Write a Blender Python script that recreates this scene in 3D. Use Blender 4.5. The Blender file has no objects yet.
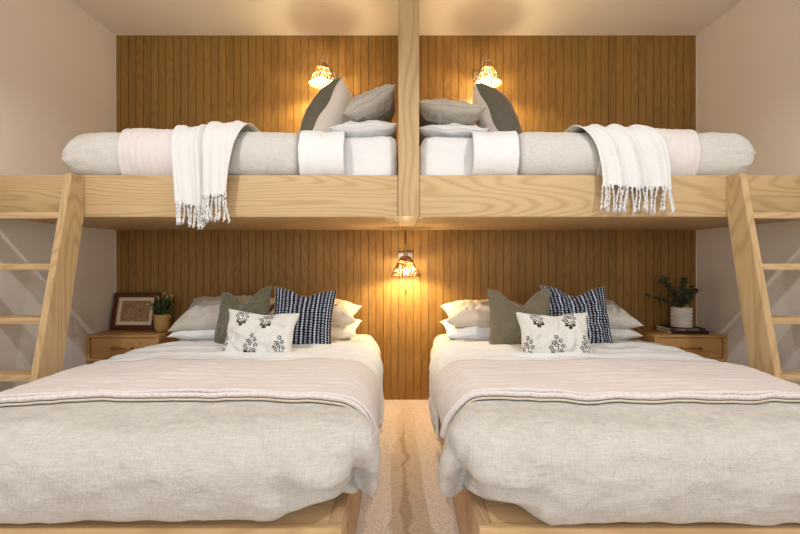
import bpy, bmesh, math, random
from mathutils import Vector, Matrix, noise
random.seed(7)
PI = math.pi
C = bpy.context.scene.collection
F, DW = 430.0, 3.6          # focal length in pixels, camera to back wall
CX, CZ = -0.05, 1.17
HW, CEIL, FRONT = 2.43, 3.05, -6.2

def srgb(r, g, b):
    f = lambda c: (c/12.92 if c <= 0.04045 else ((c+0.055)/1.055)**2.4)
    return (f(r/255), f(g/255), f(b/255), 1)

# ---------------------------------------------------------------- materials
def newmat(name):
    m = bpy.data.materials.new(name); m.use_nodes = True
    nt = m.node_tree; b = nt.nodes['Principled BSDF']
    return m, nt, b
def N(nt, t, **kw):
    n = nt.nodes.new(t)
    for k, v in kw.items():
        if k in n.inputs: n.inputs[k].default_value = v
        else: setattr(n, k, v)
    return n
def L(nt, a, b): nt.links.new(a, b)
def math_(nt, op, a, b=None, c=None):
    n = nt.nodes.new('ShaderNodeMath'); n.operation = op
    for i, v in enumerate((a, b, c)):
        if v is None: continue
        if hasattr(v, 'is_linked') or hasattr(v, 'links'): L(nt, v, n.inputs[i])
        else: n.inputs[i].default_value = v
    return n.outputs[0]
def mixc(nt, fac, a, b):
    n = nt.nodes.new('ShaderNodeMix'); n.data_type = 'RGBA'
    for s, v in ((n.inputs[0], fac), (n.inputs[6], a), (n.inputs[7], b)):
        if hasattr(v, 'links'): L(nt, v, s)
        else: s.default_value = v
    return n.outputs[2]
def coords(nt, scale, rnd=True, attr=None):
    tc = N(nt, 'ShaderNodeTexCoord')
    src = tc.outputs['Object']
    if rnd:
        oi = N(nt, 'ShaderNodeObjectInfo')
        ad = N(nt, 'ShaderNodeVectorMath', operation='MULTIPLY_ADD')
        L(nt, src, ad.inputs[0]); ad.inputs[1].default_value = (1, 1, 1)
        cmb = N(nt, 'ShaderNodeCombineXYZ')
        r = math_(nt, 'MULTIPLY', oi.outputs['Random'], 7.0)
        for i in range(3): L(nt, r, cmb.inputs[i])
        L(nt, cmb.outputs[0], ad.inputs[2]); src = ad.outputs[0]
    mp = N(nt, 'ShaderNodeMapping'); L(nt, src, mp.inputs[0])
    mp.inputs['Scale'].default_value = scale
    return mp.outputs[0]
def bump(nt, b, h, s, d=0.002):
    n = N(nt, 'ShaderNodeBump'); n.inputs['Strength'].default_value = s; n.inputs['Distance'].default_value = d
    L(nt, h, n.inputs['Height']); L(nt, n.outputs[0], b.inputs['Normal'])

def wood(name, light, dark, axis='x', rings=88, rough=0.5, plank=None, ringmix=0.45, sc=1.0):
    m, nt, b = newmat(name)
    k = {'x': (0.22, 1.6, 1.6), 'y': (1.6, 0.22, 1.6), 'z': (1.6, 1.6, 0.22)}[axis]
    k = tuple(v*sc for v in k)
    v = coords(nt, k)
    if plank:
        tc = N(nt, 'ShaderNodeTexCoord'); sx = N(nt, 'ShaderNodeSeparateXYZ'); L(nt, tc.outputs['Object'], sx.inputs[0])
        pid = math_(nt, 'FLOOR', math_(nt, 'DIVIDE', math_(nt, 'ADD', sx.outputs[0], 10*plank), plank))
        wn = N(nt, 'ShaderNodeTexWhiteNoise', noise_dimensions='1D'); L(nt, pid, wn.inputs['W'])
        off = N(nt, 'ShaderNodeVectorMath', operation='SCALE'); L(nt, wn.outputs['Color'], off.inputs[0]); off.inputs[3].default_value = 9
        ad = N(nt, 'ShaderNodeVectorMath', operation='ADD'); L(nt, v, ad.inputs[0]); L(nt, off.outputs[0], ad.inputs[1]); v = ad.outputs[0]
    n1 = N(nt, 'ShaderNodeTexNoise', Scale=2.2, Detail=1.5, Roughness=0.4); L(nt, v, n1.inputs['Vector'])
    ring = math_(nt, 'SINE', math_(nt, 'MULTIPLY', n1.outputs[0], rings*2.2))
    ring = math_(nt, 'MULTIPLY_ADD', ring, 0.5, 0.5)
    ring = math_(nt, 'POWER', ring, 2.6)
    fk = tuple(x*(34 if x < 0.5*sc else 60) for x in k)
    v2 = coords(nt, fk)
    n2 = N(nt, 'ShaderNodeTexNoise', Scale=1.0, Detail=4, Roughness=0.7); L(nt, v2, n2.inputs['Vector'])
    n3 = N(nt, 'ShaderNodeTexNoise', Scale=1.3, Detail=2); L(nt, v, n3.inputs['Vector'])
    f = math_(nt, 'ADD', math_(nt, 'MULTIPLY', ring, ringmix*.85), math_(nt, 'MULTIPLY', n2.outputs[0], 0.55))
    f = math_(nt, 'ADD', f, math_(nt, 'MULTIPLY', math_(nt, 'SUBTRACT', n3.outputs[0], 0.5), 0.7))
    f = math_(nt, 'ADD', f, -0.12)
    if plank: f = math_(nt, 'ADD', f, math_(nt, 'MULTIPLY', math_(nt, 'SUBTRACT', wn.outputs[0], 0.5), 0.16))
    n = nt.nodes.new('ShaderNodeClamp'); L(nt, f, n.inputs[0])
    L(nt, mixc(nt, n.outputs[0], light, dark), b.inputs['Base Color'])
    b.inputs['Roughness'].default_value = rough
    b.inputs['Specular IOR Level'].default_value = 0.35
    bump(nt, b, n2.outputs[0], 0.12, 0.001)
    return m

def fabric(name, col, col2=None, thread=420, contrast=0.5, rough=0.92, slub=1.0, bumpy=0.35, sheen=0.15, soft=0.0, wr=0.0):
    m, nt, b = newmat(name)
    col2 = col2 or tuple(c*0.75 for c in col[:3])+(1,)
    va = coords(nt, (thread*0.07, thread*0.07, thread)); vb = coords(nt, (thread, thread*0.12, thread*0.12))
    na = N(nt, 'ShaderNodeTexNoise', Scale=1, Detail=2, Roughness=0.7); L(nt, va, na.inputs['Vector'])
    nb = N(nt, 'ShaderNodeTexNoise', Scale=1, Detail=2, Roughness=0.7); L(nt, vb, nb.inputs['Vector'])
    vc = coords(nt, (9, 9, 9)); nc = N(nt, 'ShaderNodeTexNoise', Scale=1, Detail=4); L(nt, vc, nc.inputs['Vector'])
    s = math_(nt, 'MULTIPLY', math_(nt, 'ADD', na.outputs[0], nb.outputs[0]), 0.5)
    f = math_(nt, 'MULTIPLY_ADD', math_(nt, 'SUBTRACT', s, 0.5), 2.4*slub, 0.5)
    f = math_(nt, 'ADD', f, math_(nt, 'MULTIPLY', math_(nt, 'SUBTRACT', nc.outputs[0], 0.5), 0.5*contrast))
    cl = nt.nodes.new('ShaderNodeClamp'); L(nt, f, cl.inputs[0])
    f2 = math_(nt, 'MULTIPLY', cl.outputs[0], contrast)
    L(nt, mixc(nt, f2, col, col2), b.inputs['Base Color'])
    b.inputs['Roughness'].default_value = rough
    b.inputs['Specular IOR Level'].default_value = 0.15
    b.inputs['Sheen Weight'].default_value = sheen
    h = s
    if wr > 0:
        vd = coords(nt, (16, 16, 16)); nd = N(nt, 'ShaderNodeTexNoise', Scale=1, Detail=3, Roughness=0.55, Distortion=0.8); L(nt, vd, nd.inputs['Vector'])
        rdg = math_(nt, 'ABSOLUTE', math_(nt, 'SUBTRACT', nd.outputs[0], 0.5))
        h = math_(nt, 'ADD', math_(nt, 'MULTIPLY', s, 0.5), math_(nt, 'MULTIPLY', rdg, wr*8))
    bump(nt, b, h, bumpy, 0.002)
    return m

def plain(name, col, rough=0.6, metal=0.0, nscale=0, namt=0.0, bumps=0.0, spec=0.4):
    m, nt, b = newmat(name)
    b.inputs['Roughness'].default_value = rough; b.inputs['Metallic'].default_value = metal
    b.inputs['Specular IOR Level'].default_value = spec
    v = coords(nt, (1, 1, 1)); n = N(nt, 'ShaderNodeTexNoise', Scale=nscale or 20, Detail=4); L(nt, v, n.inputs['Vector'])
    d = tuple(c*(1-namt) for c in col[:3])+(1,)
    L(nt, mixc(nt, n.outputs[0], col, d), b.inputs['Base Color'])
    if bumps: bump(nt, b, n.outputs[0], bumps, 0.002)
    return m

OAK_L, OAK_D = srgb(204, 174, 130), srgb(160, 126, 82)
oakx = wood('oak_x', OAK_L, OAK_D, 'x')
oaky = wood('oak_y', OAK_L, OAK_D, 'y')
oakz = wood('oak_z', OAK_L, OAK_D, 'z')
oakplat = wood('oak_platform', srgb(218, 184, 138), srgb(180, 140, 92), 'x')
oakplaty = wood('oak_platform_y', srgb(206, 172, 134), srgb(170, 132, 92), 'y')
nightx = wood('oak_nightstand', srgb(196, 150, 92), srgb(150, 106, 56), 'x', sc=1.6)
panelm = wood('panelling', srgb(154, 115, 56), srgb(104, 72, 29), 'z', rings=40, plank=0.0628, ringmix=0.32, sc=2.0, rough=0.5)
groovem = plain('groove', srgb(84, 56, 28), 0.8)
wallm = plain('wall_paint', srgb(228, 219, 209), 0.9, nscale=60, namt=0.03, bumps=0.03)
ceilm = plain('ceiling_paint', srgb(234, 225, 213), 0.92, nscale=60, namt=0.02, bumps=0.02)
linen = fabric('grey_linen', srgb(213, 210, 203), srgb(158, 152, 143), 300, 0.68, bumpy=0.85, wr=0.8)
linenu = fabric('grey_linen_upper', srgb(222, 219, 212), srgb(168, 164, 156), 330, 0.6, bumpy=0.8, wr=0.7)
pinkm = fabric('blush_quilt', srgb(226, 218, 214), srgb(202, 190, 185), 360, 0.35, bumpy=0.3)
pinkback = fabric('blush_trim', srgb(224, 212, 194), srgb(186, 166, 140), 420, 0.5)
whitem = fabric('white_cotton', srgb(236, 236, 235), srgb(214, 213, 211), 500, 0.35, bumpy=0.4, wr=0.6)
throwm = fabric('white_throw', srgb(234, 233, 231), srgb(200, 198, 194), 520, 0.5, bumpy=0.7)
creamm = fabric('cream_sheet', srgb(240, 228, 205), srgb(220, 204, 178), 500, 0.3, wr=0.3)
beigem = fabric('beige_linen', srgb(226, 214, 196), srgb(178, 162, 142), 380, 0.5, bumpy=0.4, wr=0.35)
greym = fabric('grey_linen_pillow', srgb(212, 206, 194), srgb(152, 144, 132), 360, 0.6, bumpy=0.4, wr=0.35)
sagem = fabric('sage_velvet', srgb(104, 100, 78), srgb(70, 68, 50), 420, 0.5, sheen=0.5)
sage2 = fabric('sage_linen', srgb(122, 114, 94), srgb(84, 78, 62), 360, 0.6, sheen=0.2)
olivem = fabric('olive_linen', srgb(120, 114, 100), srgb(84, 80, 70), 420, 0.5)
blockm = fabric('beige_plain', srgb(236, 225, 213), srgb(214, 200, 186), 500, 0.3)
brass = plain('aged_brass', srgb(176, 130, 70), 0.35, 0.9)
bronze = plain('dark_bronze', srgb(90, 60, 34), 0.4, 0.8)
nickel = plain('brushed_nickel', srgb(190, 176, 155), 0.35, 0.7)
rattan = plain('rattan', srgb(172, 118, 64), 0.6, nscale=90, namt=0.45, bumps=0.3)
mahog = plain('mahogany', srgb(92, 52, 34), 0.35, nscale=14, namt=0.35)
gilt = plain('gilt', srgb(196, 158, 96), 0.4, 0.5)
matm = plain('mat_board', srgb(232, 214, 184), 0.85)
mustard = plain('mustard_glaze', srgb(196, 160, 92), 0.45, nscale=30, namt=0.2)
ceram = plain('white_ceramic', srgb(228, 222, 214), 0.4, nscale=10, namt=0.05)
soil = plain('soil', srgb(60, 44, 30), 0.95, nscale=80, namt=0.5, bumps=0.6)
leaf1 = plain('blade_green', srgb(70, 92, 48), 0.5, nscale=25, namt=0.4)
leaf2 = plain('dark_leaf', srgb(52, 70, 38), 0.5, nscale=25, namt=0.4)
tipm = plain('pale_flower', srgb(222, 200, 160), 0.8)
stemm = plain('stem_brown', srgb(90, 78, 44), 0.7)
pages = plain('book_pages', srgb(232, 218, 196), 0.8, nscale=200, namt=0.2)
cover1 = plain('maroon_cover', srgb(70, 34, 34), 0.5)
cover2 = plain('black_cover', srgb(40, 24, 26), 0.5)
inkm = plain('pale_lettering', srgb(214, 190, 150), 0.6)

def vcolmat(name, rough=0.9):
    m, nt, b = newmat(name)
    a = N(nt, 'ShaderNodeVertexColor'); a.layer_name = 'Col'
    L(nt, a.outputs[0], b.inputs['Base Color'])
    b.inputs['Roughness'].default_value = rough; b.inputs['Specular IOR Level'].default_value = 0.15
    v = coords(nt, (500, 500, 500)); n = N(nt, 'ShaderNodeTexNoise', Scale=1, Detail=2); L(nt, v, n.inputs['Vector'])
    bump(nt, b, n.outputs[0], 0.3, 0.001)
    return m
printm = vcolmat('printed_cotton')
def emit(name, col, s):
    m, nt, b = newmat(name)
    b.inputs['Base Color'].default_value = (1, 1, 1, 1)
    b.inputs['Emission Color'].default_value = col; b.inputs['Emission Strength'].default_value = s
    return m
bulbm = emit('bulb_glow', (1, 0.80, 0.45, 1), 1500)

def carpet():
    m, nt, b = newmat('carpet')
    v = coords(nt, (1, 1, 1), rnd=False)
    sx = N(nt, 'ShaderNodeSeparateXYZ'); L(nt, v, sx.inputs[0])
    n1 = N(nt, 'ShaderNodeTexNoise', Scale=160, Detail=3, Roughness=0.7); L(nt, v, n1.inputs['Vector'])
    vo = N(nt, 'ShaderNodeTexVoronoi', Scale=85); L(nt, v, vo.inputs['Vector'])
    n2 = N(nt, 'ShaderNodeTexNoise', Scale=2.5, Detail=5, Roughness=0.6); L(nt, v, n2.inputs['Vector'])
    # trodden pile: a wandering dark strip between the beds
    vy = N(nt, 'ShaderNodeCombineXYZ'); L(nt, sx.outputs[1], vy.inputs[1])
    n3 = N(nt, 'ShaderNodeTexNoise', Scale=3.2, Detail=5, Roughness=0.6); L(nt, vy.outputs[0], n3.inputs['Vector'])
    n4 = N(nt, 'ShaderNodeTexNoise', Scale=2.1, Detail=4); L(nt, vy.outputs[0], n4.inputs['Vector'])
    ctr = math_(nt, 'MULTIPLY_ADD', n3.outputs[0], 0.20, -0.125)
    d = math_(nt, 'ABSOLUTE', math_(nt, 'SUBTRACT', sx.outputs[0], ctr))
    wd = math_(nt, 'MULTIPLY_ADD', n4.outputs[0], 0.12, -0.042)
    mr = N(nt, 'ShaderNodeMapRange'); L(nt, math_(nt, 'SUBTRACT', wd, d), mr.inputs[0]); mr.inputs[1].default_value = -0.004; mr.inputs[2].default_value = 0.008
    my = N(nt, 'ShaderNodeMapRange'); L(nt, sx.outputs[1], my.inputs[0]); my.inputs[1].default_value = -0.45; my.inputs[2].default_value = -0.65
    strip = math_(nt, 'MULTIPLY', mr.outputs[0], my.outputs[0])
    base = mixc(nt, n1.outputs[0], srgb(250, 240, 232), srgb(226, 212, 200))
    base = mixc(nt, math_(nt, 'MULTIPLY', vo.outputs[0], 0.55), base, srgb(168, 142, 122))
    base = mixc(nt, math_(nt, 'MULTIPLY', n2.outputs[0], 0.25), base, srgb(224, 202, 180))
    base = mixc(nt, math_(nt, 'MULTIPLY', strip, 0.55), base, srgb(170, 142, 112))
    L(nt, base, b.inputs['Base Color']); b.inputs['Roughness'].default_value = 1; b.inputs['Specular IOR Level'].default_value = 0.05
    bump(nt, b, math_(nt, 'ADD', n1.outputs[0], vo.outputs[0]), 0.6, 0.004)
    return m
carpetm = carpet()
def mapprint():
    m, nt, b = newmat('antique_print')
    v = coords(nt, (1, 1, 1), rnd=False)
    n1 = N(nt, 'ShaderNodeTexNoise', Scale=60, Detail=6, Roughness=0.8, Distortion=1.5); L(nt, v, n1.inputs['Vector'])
    r = N(nt, 'ShaderNodeMapRange'); L(nt, n1.outputs[0], r.inputs[0]); r.inputs[1].default_value = 0.42; r.inputs[2].default_value = 0.6
    L(nt, mixc(nt, r.outputs[0], srgb(190, 158, 118), srgb(116, 84, 56)), b.inputs['Base Color']); b.inputs['Roughness'].default_value = 0.8
    return m
printpic = mapprint()

# ---------------------------------------------------------------- mesh helpers
def link(name, bm, mats, parent=None, smooth=True, sharp=None):
    me = bpy.data.meshes.new(name); bm.normal_update(); bm.to_mesh(me); bm.free()
    for m in (mats if isinstance(mats, (list, tuple)) else [mats]): me.materials.append(m)
    if smooth:
        for p in me.polygons: p.use_smooth = True
        if sharp: me.set_sharp_from_angle(angle=math.radians(sharp))
    o = bpy.data.objects.new(name, me); C.objects.link(o)
    if parent: o.parent = parent
    return o
def tag(o, label=None, cat=None, group=None, kind=None):
    if label: o['label'] = label
    if cat: o['category'] = cat
    if group: o['group'] = group
    if kind: o['kind'] = kind
    return o
def empty(name, loc, label, cat, group=None, rz=0):
    o = bpy.data.objects.new(name, None); C.objects.link(o); o.location = loc; o.rotation_euler = (0, 0, rz)
    o.empty_display_size = 0.05
    return tag(o, label, cat, group)
def box(bm, x0, x1, y0, y1, z0, z1, bev=0.0, mi=0, M=None):
    t = bmesh.new()
    vs = [t.verts.new((x, y, z)) for x in (x0, x1) for y in (y0, y1) for z in (z0, z1)]
    for f in ((0, 1, 3, 2), (4, 6, 7, 5), (0, 4, 5, 1), (2, 3, 7, 6), (0, 2, 6, 4), (1, 5, 7, 3)):
        t.faces.new([vs[i] for i in f])
    bmesh.ops.recalc_face_normals(t, faces=t.faces)
    if bev: bmesh.ops.bevel(t, geom=list(t.edges), offset=bev, segments=2, affect='EDGES', profile=0.6)
    merge(bm, t, mi, M)
def merge(bm, t, mi=0, M=None):
    mp = {}
    for v in t.verts: mp[v] = bm.verts.new(M @ v.co if M else v.co)
    for f in t.faces:
        try: nf = bm.faces.new([mp[v] for v in f.verts]); nf.material_index = mi if mi else f.material_index
        except ValueError: pass
    t.free()
def prism(bm, poly, x0, x1, bev=0.0, M=None):          # polygon in (y,z), extruded along x
    t = bmesh.new()
    a = [t.verts.new((x0, y, z)) for y, z in poly]; b = [t.verts.new((x1, y, z)) for y, z in poly]
    n = len(poly)
    t.faces.new(a); t.faces.new(b[::-1])
    for i in range(n): t.faces.new([a[i], b[i], b[(i+1) % n], a[(i+1) % n]])
    bmesh.ops.recalc_face_normals(t, faces=t.faces)
    if bev: bmesh.ops.bevel(t, geom=list(t.edges), offset=bev, segments=2, affect='EDGES')
    merge(bm, t, 0, M)
def tube(bm, pts, r, seg=8, caps=True, mi=0):
    pts = [Vector(p) for p in pts]; rings = []
    rr = r if isinstance(r, (list, tuple)) else [r]*len(pts)
    ref = Vector((0, 0, 1))
    for i, p in enumerate(pts):
        t = (pts[min(i+1, len(pts)-1)]-pts[max(i-1, 0)]).normalized()
        u = t.cross(ref)
        if u.length < 1e-3: u = t.cross(Vector((1, 0, 0)))
        u.normalize(); w = t.cross(u).normalized()
        if i and rings: pass
        rings.append([bm.verts.new(p+rr[i]*(math.cos(a)*u+math.sin(a)*w)) for a in [2*PI*k/seg for k in range(seg)]])
    for a, b in zip(rings, rings[1:]):
        for k in range(seg):
            f = bm.faces.new([a[k], a[(k+1) % seg], b[(k+1) % seg], b[k]]); f.material_index = mi
    if caps:
        bm.faces.new(rings[0][::-1]).material_index = mi; bm.faces.new(rings[-1]).material_index = mi
def lathe(bm, prof, seg=32, c=(0, 0, 0), mi=0):
    rings = []
    for r, z in prof:
        if r < 1e-5: rings.append([bm.verts.new((c[0], c[1], c[2]+z))])
        else: rings.append([bm.verts.new((c[0]+r*math.cos(2*PI*k/seg), c[1]+r*math.sin(2*PI*k/seg), c[2]+z)) for k in range(seg)])
    for a, b in zip(rings, rings[1:]):
        for k in range(seg):
            k2 = (k+1) % seg
            if len(a) == 1 and len(b) == 1: continue
            if len(a) == 1: vs = [a[0], b[k2], b[k]]
            elif len(b) == 1: vs = [a[k], a[k2], b[0]]
            else: vs = [a[k], a[k2], b[k2], b[k]]
            bm.faces.new(vs).material_index = mi
def fbm(p, s, o=3):
    v = 0; a = 1
    for i in range(o):
        v += a*noise.noise(Vector(p)*s + Vector((i*13.1, i*7.7, i*3.3))); a *= 0.5; s *= 2.05
    return v
def ridge(p, s, o=3):
    v = 0; a = 1
    for i in range(o):
        v += a*(1-abs(noise.noise(Vector(p)*s+Vector((i*5.1, 3+i*9.7, i*2.3)))*2)); a *= 0.5; s *= 2.1
    return v/1.75
def grid(bm, P, mi=0, closed=False):
    V = [[bm.verts.new(p) for p in row] for row in P]
    n = len(V); m = len(V[0])
    for i in range(n-1):
        for j in range(m if closed else m-1):
            f = bm.faces.new([V[i][j], V[i+1][j], V[i+1][(j+1) % m], V[i][(j+1) % m]]); f.material_index = mi
    return V
def solid(o, t, off=1):
    m = o.modifiers.new('thick', 'SOLIDIFY'); m.thickness = t; m.offset = off; return o

# puffy rounded box; radii (rx,ry,rz); plan corner radius R; disp(p,n)->Vector
def puffbox(x0, x1, y0, y1, z0, z1, rx, ry, rz, step=0.02, R=0.0, disp=None, mi=0):
    t = bmesh.new()
    nx, ny, nz = (max(2, round(abs(b-a)/step)) for a, b in ((x0, x1), (y0, y1), (z0, z1)))
    cache = {}
    def vert(i, j, k):
        key = (i, j, k)
        if key in cache: return cache[key]
        p = Vector((x0+(x1-x0)*i/nx, y0+(y1-y0)*j/ny, z0+(z1-z0)*k/nz))
        q = Vector((min(max(p.x, x0+rx), x1-rx), min(max(p.y, y0+ry), y1-ry), min(max(p.z, z0+rz), z1-rz)))
        d = Vector(((p.x-q.x)/rx, (p.y-q.y)/ry, (p.z-q.z)/rz))
        # even out spacing of the rounding
        d = Vector((math.tan(d.x*PI/4), math.tan(d.y*PI/4), math.tan(d.z*PI/4)))
        if d.length > 1e-6: d.normalize()
        w = Vector((q.x+d.x*rx, q.y+d.y*ry, q.z+d.z*rz))
        n = Vector((d.x/rx, d.y/ry, d.z/rz)).normalized()
        if R:
            cx = x0+R if w.x < x0+R else (x1-R if w.x > x1-R else w.x)
            cy = y0+R if w.y < y0+R else (y1-R if w.y > y1-R else w.y)
            vx, vy = w.x-cx, w.y-cy
            l = math.hypot(vx, vy)
            if abs(vx) > 1e-9 and abs(vy) > 1e-9:
                mx = max(abs(vx), abs(vy)); w = Vector((cx+vx*mx/l, cy+vy*mx/l, w.z))
                h = math.hypot(n.x, n.y)
                if mx > R*0.3 and h > 1e-6: n = Vector((vx/l*h, vy/l*h, n.z)).normalized()
        if disp: w = w+disp(w, n)
        cache[key] = t.verts.new(w); return cache[key]
    def face(a, b, c, d):
        t.faces.new([vert(*a), vert(*b), vert(*c), vert(*d)])
    for i in range(nx):
        for j in range(ny):
            face((i, j, nz), (i+1, j, nz), (i+1, j+1, nz), (i, j+1, nz)); face((i, j, 0), (i, j+1, 0), (i+1, j+1, 0), (i+1, j, 0))
    for i in range(nx):
        for k in range(nz):
            face((i, 0, k), (i+1, 0, k), (i+1, 0, k+1), (i, 0, k+1)); face((i, ny, k), (i, ny, k+1), (i+1, ny, k+1), (i+1, ny, k))
    for j in range(ny):
        for k in range(nz):
            face((0, j, k), (0, j, k+1), (0, j+1, k+1), (0, j+1, k)); face((nx, j, k), (nx, j+1, k), (nx, j+1, k+1), (nx, j, k+1))
    return t

# ---------------------------------------------------------------- the room
def wallbox(name, *a, m=wallm):
    bm = bmesh.new(); box(bm, *a); o = link(name, bm, m, smooth=False); o['kind'] = 'structure'; return o
wallbox('floor', -HW-.1, HW+.1, FRONT-.1, .1, -.1, 0, m=carpetm)
wallbox('ceiling', -HW-.1, HW+.1, FRONT-.1, .1, CEIL, CEIL+.1, m=ceilm)
wallbox('wall_left', -HW-.1, -HW, FRONT, .1, 0, CEIL)
wallbox('wall_right', HW, HW+.1, FRONT, .1, 0, CEIL)
bm = bmesh.new()                                # back wall clad in tongue and groove boards
PW = 0.0628; n = int(2*HW/PW)+2
prev = None
xs = []
x = -HW; k0 = math.floor((-HW+10*PW)/PW)
seq = [(-HW, 0)]
k = k0+1
while True:
    gx = k*PW-10*PW
    if gx > HW-.004: break
    if gx > -HW+.004: seq += [(gx-.0019, 0), (gx-.0010, .005), (gx+.0010, .005), (gx+.0019, 0)]
    k += 1
seq.append((HW, 0))
for (xa, ya), (xb, yb) in zip(seq, seq[1:]):
    q = [bm.verts.new(p) for p in ((xa, ya, 0), (xb, yb, 0), (xb, yb, CEIL), (xa, ya, CEIL))]
    f = bm.faces.new(q); f.material_index = 1 if (ya or yb) else 0
box(bm, -HW, HW, .012, .1, 0, CEIL)
link('wall_back', bm, [panelm, groovem], smooth=False)['kind'] = 'structure'
bm = bmesh.new()                                # front wall behind the camera, with a wide window
WX, WZ0, WZ1 = 1.5, .85, 2.5
for a in ((-HW, -WX, 0, CEIL), (WX, HW, 0, CEIL), (-WX, WX, 0, WZ0), (-WX, WX, WZ1, CEIL)):
    box(bm, a[0], a[1], FRONT-.1, FRONT, a[2], a[3])
link('wall_front', bm, wallm, smooth=False)['kind'] = 'structure'
bm = bmesh.new()
for a in ((-WX, -WX+.05, WZ0, WZ1), (WX-.05, WX, WZ0, WZ1), (-WX, WX, WZ0, WZ0+.05), (-WX, WX, WZ1-.05, WZ1), (-.025, .025, WZ0, WZ1)):
    box(bm, a[0], a[1], FRONT-.08, FRONT-.02, a[2], a[3])
link('window_1', bm, plain('window_frame', srgb(235, 232, 226)), smooth=False)['kind'] = 'structure'
for s, nm in ((-1, 'trim_1'), (1, 'trim_2')):    # slim corner beads beside the boards
    bm = bmesh.new(); box(bm, s*HW-(.004 if s > 0 else 0), s*HW+(.004 if s < 0 else 0), -.006, .0, 0, CEIL-.001)
    link(nm, bm, wallm, smooth=False)['kind'] = 'structure'

# ---------------------------------------------------------------- bunks, divider, ladders
BY, BZ0, BZ1 = DW*0+(-1.117), 1.42, 1.66
def bunk(s, label):
    e = empty('bunk_bed', (s*1.25, BY, BZ0), label, 'bunk bed')
    O = Vector(e.location); M = Matrix.Translation(-O)
    xa, xb = sorted((s*.062, s*(HW-.003)))
    bm = bmesh.new(); box(bm, xa, xb, BY, BY+.04, BZ0, BZ1, .002, M=M); link('front_rail', bm, oakx, e, sharp=30)
    bm = bmesh.new(); box(bm, xa, xb, BY+.041, -.002, BZ0, BZ0+.04, M=M); link('base_panel', bm, oakx, e, False)
    bm = bmesh.new(); box(bm, xa, xb, BY+.041, -.002, BZ0+.041, BZ0+.19, M=M); link('slat_deck', bm, oakx, e, False)
    return e
bunk(-1, 'wall-to-wall oak upper bunk bed platform on the left of the divider')
bunk(1, 'wall-to-wall oak upper bunk bed platform on the right of the divider')
bm = bmesh.new()
box(bm, -.06, .06, BY-.012, -.002, BZ0, CEIL-.001, .002)
o = link('divider_post', bm, oakz, sharp=30)
tag(o, 'tall oak divider post rising between the two upper bunks to the ceiling', 'post')

def ladder(s, xi, label):
    e = empty('bunk_ladder', (s*2.13, -1.5, 0), label, 'ladder')
    M = Matrix.Translation(-Vector(e.location))
    yf = lambda z: -3.6+2.033+.2125*z
    poly = [(yf(0), 0.001), (yf(1.652), 1.652), (BY-.002, 1.652), (BY-.002, 1.46), (-3.6+2.203, 0.001)]
    for xa in (xi, s*(HW-.042)):
        x0, x1 = sorted((xa, xa+s*.038))
        bm = bmesh.new(); prism(bm, poly, x0, x1, .002, M); link('stringer', bm, oakz, e, sharp=30)
    a, b_ = sorted((xi+s*.037, s*(HW-.041)))
    for z in (1.414, 1.134, .854, .574, .294):
        y0 = yf(z)+.012
        bm = bmesh.new(); box(bm, a, b_, y0, y0+.10, z-.017, z+.017, .004, M=M); link('rung', bm, oakx, e, sharp=30)
ladder(-1, -1.868, 'leaning oak ladder against the left upper bunk')
ladder(1, 1.832, 'leaning oak ladder against the right upper bunk')

# upper mattresses
def upper_w(p, n):                    # shared wrinkling of the upper bedding
    a = fbm((p.x, p.y, p.z), 2.2, 2)*.008 + fbm((p.x*3.2, p.y, p.z*1.2), 2.5, 3)*.006
    if n.y < -.3: a += (ridge((p.x*1.6, p.y, p.z), 5, 2)-.5)*.006
    return n*a
def umatt(s, label):
    def d(p, n):
        k = abs(p.x)-.2
        g = math.exp(-((abs(p.x)-.1)/.1)**2)
        return n*(fbm(p, 3, 3)*.006+ridge((p.x*2.5, p.y, p.z*6+p.x*s*8), 3, 3)*.016*g)
    t = puffbox(*sorted((s*.068, s*1.93)), BY+.05, -.03, BZ0+.194, 1.908, .07, .06, .07, .03, disp=d)
    return tag(link('mattress', t, whitem), label, 'mattress')
umatt(-1, 'upper left bunk mattress in a white fitted sheet behind the oak rail')
umatt(1, 'upper right bunk mattress in a white fitted sheet behind the oak rail')

UZ0, UZ1, UY0 = 1.648, 1.926, BY-.028
URY, URZ = .11, .139
def uprofile(n=34, drop=0.0, back=-.25, off=0.0):
    """outline across the bunk: bottom front -> front -> top -> back, with (y,z,ny,nz)"""
    out = []
    cy, cz = UY0+URY, (UZ0+UZ1)/2
    a0 = -PI/2+drop
    for i in range(n+1):
        a = a0+(PI/2-a0)*i/n
        out.append((cy-math.cos(a)*(URY+off), cz+math.sin(a)*(URZ+off), -math.cos(a), math.sin(a)))
    for i in range(1, 14):
        y = cy+(back-cy)*i/13
        out.append((y, UZ1+off, 0, 1))
    return out
def uduvet(s, label):
    def d(p, n):
        v = upper_w(p, n)
        e = max(0, abs(p.x)-1.72); q = max(0, abs(p.x)-1.86)/.17; v.z -= (p.z-1.76)*.42*q*q
        v += n*(ridge((p.x*.7, p.y*2, p.z*5), 3.2, 3)-.42)*.035*min(1, e/.15)*.55
        g = math.exp(-((abs(p.x)-1.665)/.03)**2)         # pulled in where the blush quilt ends
        v -= n*g*.008
        return v
    t = puffbox(*sorted((s*.605, s*2.03)), UY0, -.1, UZ0, UZ1, .075, URY, URZ, .018, disp=d)
    return tag(link('duvet', t, linenu), label, 'duvet')
uduvet(-1, 'pale grey linen duvet on the left upper bunk')
uduvet(1, 'pale grey linen duvet on the right upper bunk')
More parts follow.
